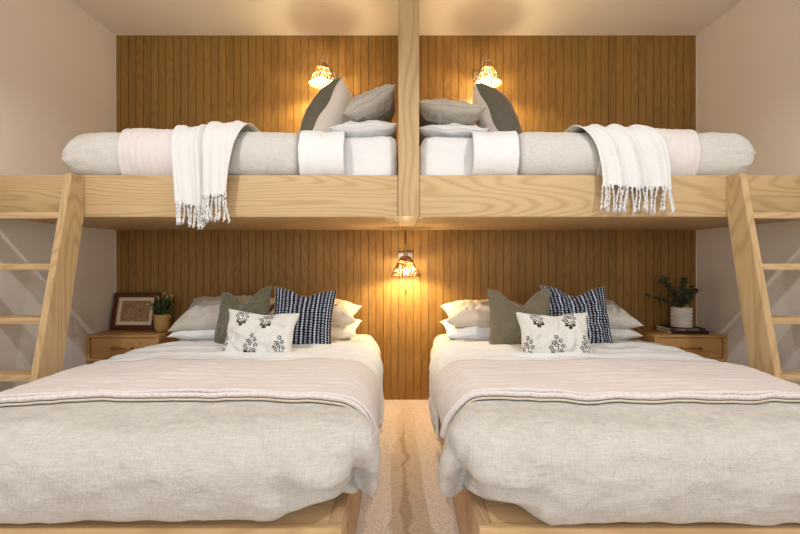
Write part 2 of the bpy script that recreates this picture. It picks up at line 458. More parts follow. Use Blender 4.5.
def uband(name, xa, xb, off, m, thick, label, cat, extra=None, drop=.15, back=-.2, step=.012, slant=0.0):
    P = []
    n = max(4, round(abs(xb-xa)/step))
    for i in range(n+1):
        x = xa+(xb-xa)*i/n; row = []
        pr = uprofile(40, drop, back, off)
        for j, (y, z, ny, nz) in enumerate(pr):
            edge = .004*noise.noise(Vector((j*.21, xa*3, 0)))*(1 if i in (0, n) else 0)
            xx = x+edge+slant*(j/len(pr))
            p = Vector((xx, y, z)); nn = Vector((0, ny, nz))
            v = p+upper_w(p-nn*off, nn)
            if extra: v += nn*extra(xx, j/len(pr))
            row.append(v)
        P.append(row)
    bm = bmesh.new(); grid(bm, P); bmesh.ops.recalc_face_normals(bm, faces=bm.faces)
    o = link(name, bm, m); solid(o, thick, 0)
    return tag(o, label, cat)
qx = lambda x, t: .0075*abs(math.sin(x*PI/.038))**.6-.003
for s, sd in ((-1, 'left'), (1, 'right')):
    uband('quilt', s*1.09, s*(1.655 if s < 0 else 1.66), .012, pinkm, .012, f'blush pink stitched quilt folded across the {sd} upper bunk', 'quilt', qx, drop=.25)
    uband('top_sheet', s*.37, s*.63, .005, whitem, .006, f'white top sheet folded back over the duvet of the {sd} upper bunk', 'sheet',
          lambda x, t: .003 if abs(x) > .5 else 0, drop=.12, slant=-s*.0)

# ---------------------------------------------------------------- throws on the upper bunks
def cord(seed, ln, r=.0052):
    rnd = random.Random(seed); bm = bmesh.new()
    ax, ay = rnd.uniform(-.012, .012), rnd.uniform(-.004, .002); ph = rnd.uniform(0, 6)
    for q in (0, 1):
        pts = []; rr = []
        for i in range(13):
            t = i/12; tw = t*16+q*PI+ph
            pts.append((ax*t+.003*math.cos(tw)+.004*math.sin(t*5+ph), -.001+ay*t-abs(.002*math.sin(tw)), -ln*t))
            rr.append(r*(.8 if t < .85 else 1.15)*(1.5 if i == 1 else 1))
        tube(bm, pts, rr, 6)
    for q in range(5):                      # frayed end
        tube(bm, [(ax, -.002, -ln*.97), (ax+rnd.uniform(-.01, .01), -.004+rnd.uniform(-.004, .004), -ln*1.06)], .0013, 4)
    return bm
def throw(name, panels, label):
    """panels: dicts with top edge x range, hem x range, hem z, offset; one draped cloth of folded layers"""
    cx = sum(p['hem'][0]+p['hem'][1] for p in panels)/(2*len(panels))
    e = empty(name, (cx, BY, BZ1), label, 'throw blanket')
    M = Matrix.Translation(-Vector(e.location))
    bm = bmesh.new(); hems = []
    for q, pn in enumerate(panels):
        off = pn['off']; P = []
        n = 60
        up = uprofile(30, PI*.5-.15, -.3, off)            # from mid front up and over
        f = lambda t: t*t*(3-2*t)
        zs = pn['hz']
        for i in range(n+1):
            u = i/n; row = []
            hemz = zs[0]+(zs[1]-zs[0])*u+.004*math.sin(u*9+q)
            y0, z0, _, _ = up[0]
            k = 34
            pts = []
            for j in range(k):
                t = j/k
                pts.append((y0-.004*(1-t), hemz+(z0-hemz)*t, -1, 0, 1-t*.5))
            for j, (y, z, ny, nz) in enumerate(up): pts.append((y, z, ny, nz, .5*(1-min(1, j/34))))
            for (y, z, ny, nz, w) in pts:
                tt = min(1, max(0, (z-hemz)/(UZ1+off-hemz)))
                if ny > -.02: tt = 1+max(0, y-(UY0+URY))*1.2
                s_ = min(1, tt)
                g = s_**pn['ease'] if pn.get('ease') else s_
                xl = pn['hem'][0]+(pn['top'][0]-pn['hem'][0])*g; xr = pn['hem'][1]+(pn['top'][1]-pn['hem'][1])*g
                ph = u*(xr-xl)/.30*2*PI*pn.get('waves', 2.6)+pn.get('ph', 0)+.8*math.sin(z*3+u*4)
                fold = (math.sin(ph)+.35*math.sin(ph*2.3+1))*.5+.5
                amp = pn.get('amp', .016)*(.55+.45*w*2 if w > 0 else .4)
                # sharp pleats
                d = max(0, fold)**1.5*amp
                x = xl+(xr-xl)*u+.35*amp*math.cos(ph)
                row.append(M @ Vector((x, y+ny*d, z+nz*d)))
            P.append(row)
        grid(bm, P)
        hems.append([P[i][0] for i in range(n+1)])
    bmesh.ops.recalc_face_normals(bm, faces=bm.faces)
    o = link('cloth', bm, throwm, e); solid(o, .004, 0)
    for q, h in enumerate(hems):
        pn = panels[q]; k = pn['cords']
        for i in range(k):
            p = h[round((i+.5)/k*(len(h)-1))]
            c = link('tassel', cord(i*7+q*31+int(cx*100), pn['fl']*random.uniform(.9, 1.08)), throwm, e)
            c.location = (p.x, p.y-.002, p.z+.004); c.rotation_euler = (0, random.uniform(-.10, .10), 0)
throw('throw_blanket', [
    dict(top=(-1.35, -1.05), hem=(-1.315, -1.13), hz=(1.495, 1.47), off=.030, waves=2.0, amp=.020, cords=13, fl=.125, ph=1.2),
    dict(top=(-1.16, -.93), hem=(-1.16, -1.02), hz=(1.535, 1.54), off=.052, waves=2.2, amp=.018, cords=13, fl=.15, ph=.3, ease=1.3)],
    'white fringed throw blanket hanging over the rail of the left upper bunk')
throw('throw_blanket', [
    dict(top=(.97, 1.42), hem=(1.08, 1.475), hz=(1.59, 1.575), off=.030, waves=2.3, amp=.022, cords=26, fl=.145, ph=2.2, ease=2.6)],
    'white fringed throw blanket hanging over the rail of the right upper bunk')

# ---------------------------------------------------------------- lower beds
LFY, LZ = -3.6+1.375, .31
def lowbed(s, xi, label):
    xo = s*1.80
    e = empty('platform_bed', ((xi+xo)/2, -1.1, 0), label, 'bed')
    M = Matrix.Translation(-Vector(e.location)); a, b = sorted((xi, xo))
    bm = bmesh.new(); box(bm, a+.0, b-.0, LFY, LFY+.03, .002, LZ-.022, .002, M=M); link('front_panel', bm, oakplat, e, sharp=30)
    for q in (xi, xo-s*.03):
        x0, x1 = sorted((q, q+s*.03))
        bm = bmesh.new(); box(bm, x0, x1, LFY+.031, -.02, .002, LZ-.022, .002, M=M); link('side_panel', bm, oakplaty, e, sharp=30)
    bm = bmesh.new(); box(bm, a+.045, b-.045, LFY+.031, -.02, LZ-.02, LZ, .0015, M=M); 
    link('deck', bm, oakplat, e, sharp=30)
    bm = bmesh.new(); box(bm, a, b, LFY, LFY+.0295, LZ-.021, LZ+.001, .0015, M=M); link('front_edging', bm, oakplat, e, sharp=30)
    for q in (xi, xo-s*.0435):
        x0, x1 = sorted((q, q+s*.0435))
        bm = bmesh.new(); box(bm, x0, x1, LFY+.0305, -.02, LZ-.021, LZ+.001, .0015, M=M); link('side_edging', bm, oakplaty, e, sharp=30)
XI = {-1: -.238, 1: .205}
lowbed(-1, XI[-1], 'oak platform bed on the carpet below the left bunk')
lowbed(1, XI[1], 'oak platform bed on the carpet below the right bunk')
def lmatt(s, label):
    d = lambda p, n: n*(fbm(p, 3, 3)*.006)
    t = puffbox(*sorted((XI[s]+s*.012, s*1.765)), -2.0, -.03, LZ+.002, .565, .06, .06, .09, .03, R=.10, disp=d)
    tag(link('mattress', t, creamm), label, 'mattress')
lmatt(-1, 'cream sheeted mattress on the left platform bed'); lmatt(1, 'cream sheeted mattress on the right platform bed')

LX = {-1: (-1.81, -.180), 1: (.158, 1.81)}
LZ0, LZ1, LRX, LRZ = .314, .612, .13, .149
def lw(p, n, s):                                       # shared shape of the lower bedding
    xi = XI[s]
    a = fbm(p, 1.5, 2)*.012 + fbm(p, 5, 3)*.006 + (ridge((p.x*.8, p.y*1.3, p.z*2), 4.2, 3)-.6)*.007
    inner = (p.x-xi)*-s                                # >0 beyond the platform edge
    v = n*a
    o_ = max(0, abs(p.x)-1.35)/.45; v.z -= .045*o_*o_*(1 if p.z > .45 else .3)
    if inner > -.05 and p.z < .47: v.z -= min(1, (inner+.05)/.08)*(.47-p.z)*(.42+min(1, max(0, (-1.88-p.y)/.12))*(.50 if s < 0 else .68))
    return v
def lduvet(s, label):
    x0, x1 = LX[s]; xin = x1 if s < 0 else x0
    Y0 = LFY-.03
    def d(p, n):
        v = lw(p, n, s)
        # front roll: fuller, with folds gathered towards the inner corner
        fy = max(0, (Y0+.35-p.y)/.35)
        v += n*fy*((ridge((p.x*1.0, p.y*.6, p.z*2.6), 2.6, 4)-.62)*.015+fbm((p.x, p.y, p.z), 9, 3)*.005)
        pc = Vector((xin+s*.06, Y0+.03, .385))
        r = Vector(((p.x-pc.x)/.034, (p.y-pc.y)/.16, (p.z-pc.z)/.085))
        g = math.exp(-r.length_squared)
        dirc = Vector((s*.35, .94, .25))
        v += dirc*g*.115
        dx, dz = p.x-pc.x, p.z-(pc.z-.02)
        rr = math.hypot(dx, dz); th = math.atan2(dz, dx)
        if rr < .42 and p.y < Y0+.4:
            v += n*math.sin(th*8+rr*9)*.010*math.exp(-((rr-.13)/.11)**2)*min(1, max(0, (Y0+.32-p.y)/.15))
        if p.y < Y0+.3: v -= n*.026*abs(math.sin(th*3.5+1.2+.5*math.sin(rr*14)))**5*math.exp(-((rr-.10)/.10)**2)
        lowk = max(0, (.463-p.z)/.149)**2
        v.y -= .062*lowk*min(1, max(0, -n.y*3.5))*min(1, abs(p.x-(xin+s*.08))/.20)
        iy = min(1, max(0, (Y0+.42-p.y)/.25))
        v.x += -s*.072*iy*min(1, max(0, -s*n.x*2))
        # lifted hem near the corner on the front
        if n.y < .2 and p.y < Y0+.3 and p.z < .45:
            k = max(0, 1-abs(p.x-(xin+s*.07))/.20)
            v.z += k*.055*(1-(p.z-LZ0)/.14 if p.z > LZ0 else 1); v.y += k*.03
        return v
    t = puffbox(x0, x1, Y0, -.45, LZ0, LZ1, LRX, .15, LRZ, .0165, R=.17, disp=d)
    return tag(link('duvet', t, linen), label, 'duvet')
lduvet(-1, 'puffy pale grey linen duvet tucked over the foot of the left platform bed')
lduvet(1, 'puffy pale grey linen duvet tucked over the foot of the right platform bed')

def lband(name, s, ya, yb, off, m, thick, label, cat, extra=None, din=.9, dout=.9, step=.014, hem=None, smooth_amp=1, hang=False):
    x0, x1 = LX[s]
    P = []
    prof = []
    na = 26
    cz = (LZ0+LZ1)/2
    # inner side from below, over the top to the outer side
    xin = x1 if s < 0 else x0; xout = x0 if s < 0 else x1
    ci, co = xin+s*LRX, xout-s*LRX
    for i in range(na+1):
        a = -PI/2+din+(PI-din)*i/na if False else (-PI/2+din)+(PI/2-(-PI/2+din))*i/na
        if hang and a < 0: prof.append((ci-s*(LRX+off), cz+math.sin(a)*(LRZ+off), -s, 0))
        else: prof.append((ci-s*math.cos(a)*(LRX+off), cz+math.sin(a)*(LRZ+off), -s*math.cos(a), math.sin(a)))
    for i in range(1, 90): prof.append((ci+(co-ci)*i/90, LZ1+off, 0, 1))
    for i in range(na+1):
        a = PI/2+(-PI/2+dout-PI/2)*i/na
        prof.append((co+s*math.cos(a)*(LRX+off), cz+math.sin(a)*(LRZ+off), s*math.cos(a), math.sin(a)))
    n = max(3, round(abs(yb-ya)/step))
    for i in range(n+1):
        row = []
        for j, (x, z, nx, nz) in enumerate(prof):
            u = j/len(prof)
            h = hem(x, u) if hem else (0, 0)
            a_, b_ = ya+h[0], yb+h[1]
            y = a_+(b_-a_)*i/n
            nn = Vector((nx, 0, nz)); p = Vector((x, y, z))
            v = p+lw(p-nn*off, nn, s)*smooth_amp
            if extra: v += nn*extra(x, y, u, i/n)
            row.append(v)
        P.append(row)
    bm = bmesh.new(); grid(bm, P); bmesh.ops.recalc_face_normals(bm, faces=bm.faces)
    o = link(name, bm, m); solid(o, thick, 0)
    return tag(o, label, cat)
YQ0 = -3.6+1.68                                        # front hem of the blush quilt
def hemq(s):
    def h(x, u):
        w = .02*math.sin(x*4.2+s)+.014*noise.noise(Vector((x*6, s*3, 0)))
        return (w+ (-.06 if u < .12 else 0)*0, .015*noise.noise(Vector((x*4, 7+s, 0))))
    return h
def quiltx(x, y, u, t):
    return .0065*abs(math.sin(y*PI/.055))**.5 + (.010 if t < .03 else 0) + .004*math.sin(x*9+y*5)
for s, sd in ((-1, 'left'), (1, 'right')):
    # far to near: duvet head edge, white coverlet, blush quilt
    lband('coverlet', s, -3.6+2.19, -3.6+2.80, .016, whitem, .010, f'white fringed coverlet folded across the {sd} platform bed above the blush quilt', 'blanket',
          lambda x, y, u, t: .006*math.sin(y*40+x*3)+.012*ridge((x*.8, y*3, 0), 3.5, 3)-.006, din=.45, dout=.9, hang=True,
          hem=lambda x, u: (.0, .05*noise.noise(Vector((x*3, 2, 0)))))
    q = lband('quilt', s, YQ0, -3.6+2.25, .024, [pinkm], .012, f'blush pink stitched quilt spread across the middle of the {sd} platform bed', 'quilt', quiltx, din=1.6, dout=.9, hem=hemq(s))
    # sheet-like head part of the bedding
    lband('top_sheet', s, -3.6+2.80, -3.6+3.16, .0, linenu, .012, f'pale sheet under the pillows of the {sd} platform bed', 'sheet',
          lambda x, y, u, t: .014*ridge((x*.9, y*2.4, 0), 4, 3)-.008-.016*t*t, din=1.2, dout=1.1)
    # rolled underside edge of the quilt (a beige piping) as its part
    x0, x1 = LX[s]; xin = x1 if s < 0 else x0; xout = x0 if s < 0 else x1
    hq = hemq(s); bm = bmesh.new()
    path = []
    na = 30; cz = (LZ0+LZ1)/2; ci, co = xin+s*LRX, xout-s*LRX
    for i in range(na+1):
        a = (-PI/2+1.6)+(PI-1.6)*i/na
        path.append((ci-s*math.cos(a)*LRX, cz+math.sin(a)*LRZ, -s*math.cos(a), math.sin(a)))
    for i in range(1, 130): path.append((ci+(co-ci)*i/130, LZ1, 0, 1))
    pts, pts2 = [], []
    for (x, z, nx, nz) in path:
        y = YQ0+hq(x, 0)[0]; nn = Vector((nx, 0, nz)); p = Vector((x, y, z))
        b0 = p+lw(p, nn, s)
        pts.append(b0+nn*.010+Vector((0, -.003, 0)))
        pts2.append(b0+nn*.027+Vector((0, -.001, 0)))
    tube(bm, pts, .0055, 8); pc = link('backing_edge', bm, pinkback, q)
    bm = bmesh.new(); tube(bm, pts2, .010, 8)
    for i in range(4, len(pts2)-2, 3):                 # stitched loops on the hem
        p = pts2[i]; r = .0115
        tube(bm, [p+Vector((0, .014, .006)), p+Vector((0, .0, .0125)), p+Vector((0, -.011, 0))], .0028, 5)
    link('piping', bm, pinkm, q)

# fringe of the coverlets on the aisle side
for s, sd in ((-1, 'left'), (1, 'right')):
    cov = [o for o in bpy.data.objects if o.name.startswith('coverlet') and sd in o['label']][0]
    x0, x1 = LX[s]; xin = x1 if s < 0 else x0
    a = -PI/2+.45; cz = (LZ0+LZ1)/2; x = xin-s*.020; z = cz+math.sin(a)*(LRZ+.02)
    for i in range(20):
        y = -3.6+2.36+i*.0225
        c = link('tassel', cord(i+90, .05, .004), throwm, cov); c.rotation_euler = (0, 0, PI/2)
        c.location = (x-s*.002, y, z-.004-.03*min(1, 1))

# ---------------------------------------------------------------- pillows
def pillow(name, w, h, t, mats, base, V, U, label, cat='pillow', group=None, chop=0.0, seed=0, nx=56, nz=56, wr=.017, pinch=.09, color=None, flange=0.0, sag=0.0, twofaced=False, part=None):
    """w along U, h along V (both world directions), base = middle of the lower edge."""
    V = Vector(V).normalized(); U = Vector(U); U = (U-V*U.dot(V)).normalized(); Nn = V.cross(U).normalized()   # front = -N... see below
    bm = bmesh.new(); layer = bm.loops.layers.color.new('Col') if color else None
    def P(u, v, side):
        e = max(0, (1-abs(u)**2.2))*max(0, (1-abs(v)**2.2))
        th = t/2*e**.45
        px = w/2*u*(1-pinch*(1-abs(v)**2)**1.0)
        pz = h/2*v*(1-pinch*(1-abs(u)**2)**1.0)
        if chop: 
            c = math.exp(-(u/.42)**2)*max(0, (v+.2)/1.2)
            pz -= chop*c*(v+1)/2
            th *= 1-.45*c*max(0, v)
        if sag: pz -= sag*(1-v*v)*0; 
        q = Vector((u*w*1.0+seed*3.7, side*.3+seed, v*h*1.0))
        wn = (fbm(q, 5, 3)*wr + (ridge((q.x*1.2, q.y, q.z), 6, 2)-.55)*wr*.9)*min(1, e*2.5)
        # corner tension creases
        r = min(math.hypot(1-abs(u), 1-abs(v)), 1)
        th2 = side*(th+wn)
        edge = (1-e)**6*.006*math.sin(seed+u*9+v*7)
        return px, th2+edge, pz+h/2
    O = Vector(base)
    def W(p): return U*p[0]+(-Nn)*(-p[1])*1.0+V*p[2]
    # front is side=-1 (local -y); -Nn*( -p1)=Nn*p1
    rows = {}
    for side in (-1, 1):
        G = []
        for j in range(nz+1):
            row = []
            for i in range(nx+1):
                u = math.sin((i/nx*2-1)*PI/2)*.35+(i/nx*2-1)*.65; v = math.sin((j/nz*2-1)*PI/2)*.35+(j/nz*2-1)*.65
                bd = i in (0, nx) or j in (0, nz)
                key = (i, j)
                if bd and side == 1: row.append(rows[key]); continue
                vt = bm.verts.new(W(P(u, v, side)))
                if bd: rows[key] = vt
                row.append(vt)
            G.append(row)
        for j in range(nz):
            for i in range(nx):
                vs = [G[j][i], G[j][i+1], G[j+1][i+1], G[j+1][i]]
                if side > 0: vs = vs[::-1]
                f = bm.faces.new(vs); f.material_index = (1 if side > 0 and twofaced else 0)
                if color:
                    ids = [(i, j), (i+1, j), (i+1, j+1), (i, j+1)]
                    if side > 0: ids = ids[::-1]
                    for lp, (ii, jj) in zip(f.loops, ids):
                        lp[layer] = color((ii/nx-.5)*w, jj/nz*h) if side < 0 else color(None, None)
    # seam piping around the outline
    loop = [(i, 0) for i in range(nx)]+[(nx, j) for j in range(nz)]+[(i, nz) for i in range(nx, 0, -1)]+[(0, j) for j in range(nz, 0, -1)]
    pts = [rows[k].co.copy() for k in loop]; pts.append(pts[0])
    nf0 = len(bm.faces)
    tube(bm, pts, .003 if not flange else flange, 6, False, mi=(len(mats)-1 if isinstance(mats, list) else 0))
    if color:
        bm.faces.ensure_lookup_table()
        for f in bm.faces[nf0:]:
            for lp in f.loops: lp[layer] = color(None, None)
    bmesh.ops.recalc_face_normals(bm, faces=bm.faces)
    o = link(name, bm, mats); o.location = O
    return tag(o, label, cat, group)
def at(x, y, D): return Vector(((x-400)*D/F+CX, D-DW, CZ-(y-260)*D/F))
def up(lean, roll=0): return (math.sin(roll), math.sin(lean)*math.cos(roll), math.cos(lean)*math.cos(roll))

WHITE, INK, OLV = srgb(238, 237, 234), srgb(78, 80, 84), srgb(132, 132, 92)
def motif_color(mot):
    fl = [(-.013, .058), (.016, .066), (0, .084), (-.024, .036), (.024, .040), (.0, .046), (-.016, .016), (.018, .014)]
    lv = [(-.006, -.004), (.01, -.002), (0, -.014), (-.018, .002), (.02, .0)]
    def c(x, z):
        if x is None: return WHITE
        for (mx, mz, lo) in mot:
            dx, dz = (x-mx)/1.15, (z-mz)/1.12
            if abs(dx) > .05 or dz < -.05 or dz > .12: continue
            for q, (fx, fz) in enumerate(fl[(0 if not lo else 0):]):
                r = math.hypot(dx-fx, dz-fz); th = math.atan2(dz-fz, dx-fx)
                R = .0125*(.72+.28*math.cos(5*th+q))
                if r < R: return INK if r > .0036 else WHITE
            for fx, fz in lv:
                r = math.hypot((dx-fx)/1.0, (dz-fz)/1.3)
                if r < .0085*(.8+.3*math.cos(6*math.atan2(dz, dx))): return OLV
            if abs(dx-.004*math.sin(dz*60)) < .0016 and -.02 < dz < .07: return OLV
        return WHITE
    return c
def navy_color(x, z):
    if x is None: return srgb(206, 186, 156)
    NV, WT = srgb(34, 38, 54), srgb(226, 230, 238)
    cu = x/.0255; fx = cu-math.floor(cu)
    cz = z/.0155; fz = cz-math.floor(cz)
    if fx < .52: # double row of dashes
        g = (fx/.52)
        r = math.hypot((g-.5)/.46, (fz-.5)/.38)
        return WT if r < 1 and not (abs(g-.5) < .08) else NV
    if .68 < fx < .80: return srgb(150, 156, 172) if fz < .45 else NV
    return NV
T = .605
# left bed ------------------------------------------------
def lowstack(pxl, pxr, D, z, sd, where, lowm, upm, tilt, zl=.585):
    pxl, pxr = pxl-4, pxr+4
    w = (pxr-pxl)*D/F; x = ((pxl+pxr)/2-400)*D/F+CX; y = D-DW
    pillow('pillow', w, .44, .16, lowm, (x, y-.20, zl+.055), (0, 1, .10), (1, 0, 0), f'{where[0]}', seed=pxl, wr=.016, pinch=.08)
    pillow('pillow', w*1.0, .42, .21, upm, (x-.0, y-.20, zl+.185-.20*math.sin(tilt)), (0, math.cos(tilt), math.sin(tilt)), (1, 0, 0), f'{where[1]}', seed=pxl+5, wr=.016, pinch=.13, chop=-.03)
lowstack(186, 268, 3.18, 0, 'left', ('white sleeping pillow under the beige one beside the tan plant pot, left bed', 'beige linen pillow nearest the picture frame on the left bed, topmost of its pair'), whitem, greym, .45)
lowstack(270, 355, 3.18, 0, 'left', ('cream lower pillow behind the navy patterned cushion on the left bed', 'cream upper pillow behind the navy patterned cushion on the left bed, nearest the aisle'), creamm, beigem, .14)
lowstack(447, 528, 3.18, 0, 'right', ('white lower pillow behind the sage cushion on the right bed', 'beige linen upper pillow behind the sage cushion on the right bed, nearest the aisle'), whitem, beigem, .16)
lowstack(548, 624, 3.18, 0, 'right', ('grey lower pillow beside the right nightstand, under another pillow', 'grey linen upper pillow nearest the books on the right bed'), linenu, greym, .30)
p = at(237, 348, 2.72); pillow('cushion', .40, .43, .15, sagem, (p.x, p.y, T-.022), up(.42, .0), (.94, -.34, 0), 'olive sage velvet cushion with a dented top on the left bed', 'cushion', chop=.10, seed=3)
p = at(299, 351, 2.74); pillow('cushion', .41, .425, .14, [printm, printm], (p.x, p.y, T-.022), up(.36, .03), (.97, .12, 0), 'navy and white block-printed square cushion on the left bed', 'cushion', chop=.042, seed=8, nx=150, nz=150, color=navy_color)
p = at(255, 354, 2.47); pillow('lumbar_cushion', .43, .285, .13, [printm], (p.x, p.y, T-.008), up(.36, .07), (.99, -.06, 0), 'white lumbar cushion with flower sprigs in front on the left bed', 'cushion', seed=12, nx=190, nz=120, chop=.012,
    color=motif_color([(-.10, .20, 0), (.035, .195, 0), (-.20, .035, 1), (-.02, .035, 1), (.135, .035, 1)]))
# right bed
p = at(522, 348, 2.70); pillow('cushion', .41, .43, .15, sage2, (p.x, p.y, T-.022), up(.40, .05), (.98, -.15, 0), 'sage linen square cushion with a dented top on the right bed', 'cushion', chop=.11, seed=23)
p = at(582, 352, 2.78); pillow('cushion', .46, .435, .14, [printm], (p.x, p.y, T-.022), up(.34, .0), (.99, .10, 0), 'navy and white block-printed square cushion on the right bed', 'cushion', chop=.055, seed=28, nx=150, nz=150, color=navy_color)
p = at(558, 352, 2.48); pillow('lumbar_cushion', .43, .275, .13, [printm], (p.x, p.y, T-.008), up(.36, -.01), (.99, .04, 0), 'white lumbar cushion with flower sprigs in front on the right bed', 'cushion', seed=31, nx=190, nz=120, chop=.012,
    color=motif_color([(-.095, .195, 0), (.075, .185, 0), (-.18, .025, 1), (-.015, .025, 1), (.155, .025, 1)]))
# upper bunks
UT = 1.91
# colour block pillows seen nearly edge-on, olive towards the foot, beige towards the divider
def block(s, x, y, V, U, t, label, mats=None, w=.50, h=.5, z=UT+.01, seed=0):
    # front (first material) faces the foot end
    return pillow('cushion', w, h, t, mats or [olivem, blockm], (x, y, z), V, U, label, 'cushion', twofaced=bool(mats is None), seed=seed, nx=44, nz=44, wr=.008, pinch=.05)
block(-1, -.672, -.56, (.50, 0, .87), (-.02, -1, 0), .33, 'two-tone olive and beige cushion standing under the left wall lamp', seed=41)
block(1, .745, -.56, (-.42, 0, .90), (.45, .90, 0), .27, 'two-tone olive and beige cushion standing under the right wall lamp', seed=43)
block(-1, -.83, -.34, (.55, 0, .82), (.05, -.99, 0), .20, 'plain beige cushion behind the two-tone cushion on the left upper bunk', mats=beigem, w=.42, seed=45)
block(1, .82, -.34, (-.50, 0, .85), (.05, .99, 0), .20, 'plain beige cushion behind the two-tone cushion on the right upper bunk', mats=beigem, w=.42, seed=47)
pillow('pillow', .60, .40, .15, whitem, (-.47, -.72, 1.965), (1, 0, .05), (0, -1, 0), 'white pillow lying on the left upper bunk mattress against the divider', seed=51, pinch=.05)
pillow('pillow', .60, .42, .13, whitem, (.49, -.70, 1.962), (-1, 0, .03), (0, 1, 0), 'white pillow lying on the right upper bunk mattress against the divider', seed=53, pinch=.05)
pillow('pillow', .55, .36, .20, greym, (-.40, -.66, 2.085), (.80, 0, .46), (0.05, -1, 0), 'grey linen pillow leaning up against the left side of the divider', seed=55, pinch=.06, flange=.005)
pillow('pillow', .55, .41, .17, greym, (.475, -.68, 2.105), (-1, 0, .09), (0, 1, .0), 'grey linen pillow lying flat against the right side of the divider', seed=57, pinch=.05, flange=.005)

# ---------------------------------------------------------------- wall lamps
def sconce(x, zp, label, chain=False, dx=0):
    e = empty('wall_lamp', (x, 0, zp), label, 'wall lamp')
    bm = bmesh.new(); box(bm, -.06, .06, -.022, -.0005, -.033, .033, .004); link('wall_plate', bm, nickel, e, sharp=30)
    bm = bmesh.new()
    pts = []
    for i in range(15):                                # gooseneck up, out and down
        t = i/14; a = PI*t
        pts.append((dx*t, -.02-.11*(1-math.cos(a)), .012+.09*math.sin(a)+.002*t))
    tube(bm, pts, .005, 10)
    lathe(bm, [(0, .03), (.012, .03), (.018, .012), (.018, -.03), (.014, -.034), (0, -.034)], 18, (dx, -.24, 0))
    link('arm', bm, nickel, e, sharp=40)
    S = bmesh.new(); R0, R1, H, top = .030, .108, .150, -.004
    def rad(t): return R0+(R1-R0)*(t**.85)
    ns = 24; nr = 11
    for k in range(ns):
        for q in (-1, 1):
            pts = []
            for i in range(12):
                t = i/11; a = 2*PI*(k+q*.28*math.sin(t*PI*3.0)*(1 if t < .97 else 0))/ns
                r = rad(t)+q*.0015; pts.append((dx+r*math.cos(a), -.24+r*math.sin(a), top-H*t))
            tube(S, pts, [.0032+.0018*(i/11) for i in range(12)], 6)
    for j in range(nr):
        t = j/(nr-1); 
        
        r = rad(t); pts = [(dx+(r+.0022*math.sin(a*ns/2+j*PI))*math.cos(a), -.24+(r+.0022*math.sin(a*ns/2+j*PI))*math.sin(a), top-H*t) for a in [2*PI*i/104 for i in range(105)]]
        tube(S, pts, .0036 if j in (0, nr-1) else .0024, 6, False)
    lathe(S, [(0, top+.003), (R0+.001, top+.003), (R0+.001, top-.004), (0, top-.003)], 24, (dx, -.24, 0))
    link('lamp_shade', S, rattan, e)
    bm = bmesh.new(); bmesh.ops.create_uvsphere(bm, u_segments=20, v_segments=12, radius=.023, matrix=Matrix.Translation((dx, -.24, -.122)))
    link('bulb', bm, bulbm, e)
    if chain:
        bm = bmesh.new(); tube(bm, [(dx, -.24, -.03), (dx-.0, -.262, -.10), (dx-.0, -.262, -.26)], .0012, 5)
        lathe(bm, [(0, -.26), (.004, -.264), (.006, -.28), (.004, -.30), (0, -.302)], 10, (dx, -.262, 0)); link('pull_chain', bm, bronze, e)
    return e
sconce(-.645, 2.705, 'rattan shaded wall lamp glowing above the left upper bunk', dx=-.01)
sconce(.625, 2.705, 'rattan shaded wall lamp glowing above the right upper bunk', dx=.01)
sconce(-.005, 1.20, 'rattan shaded wall lamp glowing between the two lower beds', chain=True)

# ---------------------------------------------------------------- nightstands
def nightstand(s, label):
    x0, x1 = sorted((s*(HW-.003), s*1.875)); z0, z1, yf, yb = .405, .60, -3.6+3.256, -.004
    e = empty('nightstand', ((x0+x1)/2, yb, z0), label, 'nightstand'); O = Vector(e.location); M = Matrix.Translation(-O)
    bm = bmesh.new()
    box(bm, x0, x1, yf, yb, z1-.018, z1, .0015, M=M); box(bm, x0, x1, yf, yb, z0, z0+.018, .0015, M=M)
    box(bm, x0, x0+.026, yf, yb, z0+.018, z1-.018, M=M); box(bm, x1-.026, x1, yf, yb, z0+.018, z1-.018, M=M)
    box(bm, x0+.026, x1-.026, yb-.01, yb, z0+.018, z1-.018, M=M)
    link('body', bm, nightx, e, sharp=30)
    bm = bmesh.new(); a, b, c, d = x0+.031, x1-.031, z0+.023, z1-.023
    box(bm, a, b, yf+.009, yf+.30, c, d, .001, M=M)
    fr = link('drawer', bm, nightx, e, sharp=30)
    bm = bmesh.new(); xm = (x0+x1)/2
    pts = [(xm-.075, yf+.006, (c+d)/2), (xm-.075, yf-.018, (c+d)/2), (xm-.06, yf-.026, (c+d)/2), (xm+.06, yf-.026, (c+d)/2), (xm+.075, yf-.018, (c+d)/2), (xm+.075, yf+.006, (c+d)/2)]
    tube(bm, [Vector(p)-O for p in pts], .0075, 8); h = link('handle', bm, brass, fr)
nightstand(-1, 'floating oak nightstand with one drawer in the left corner')
nightstand(1, 'floating oak nightstand with one drawer in the right corner')

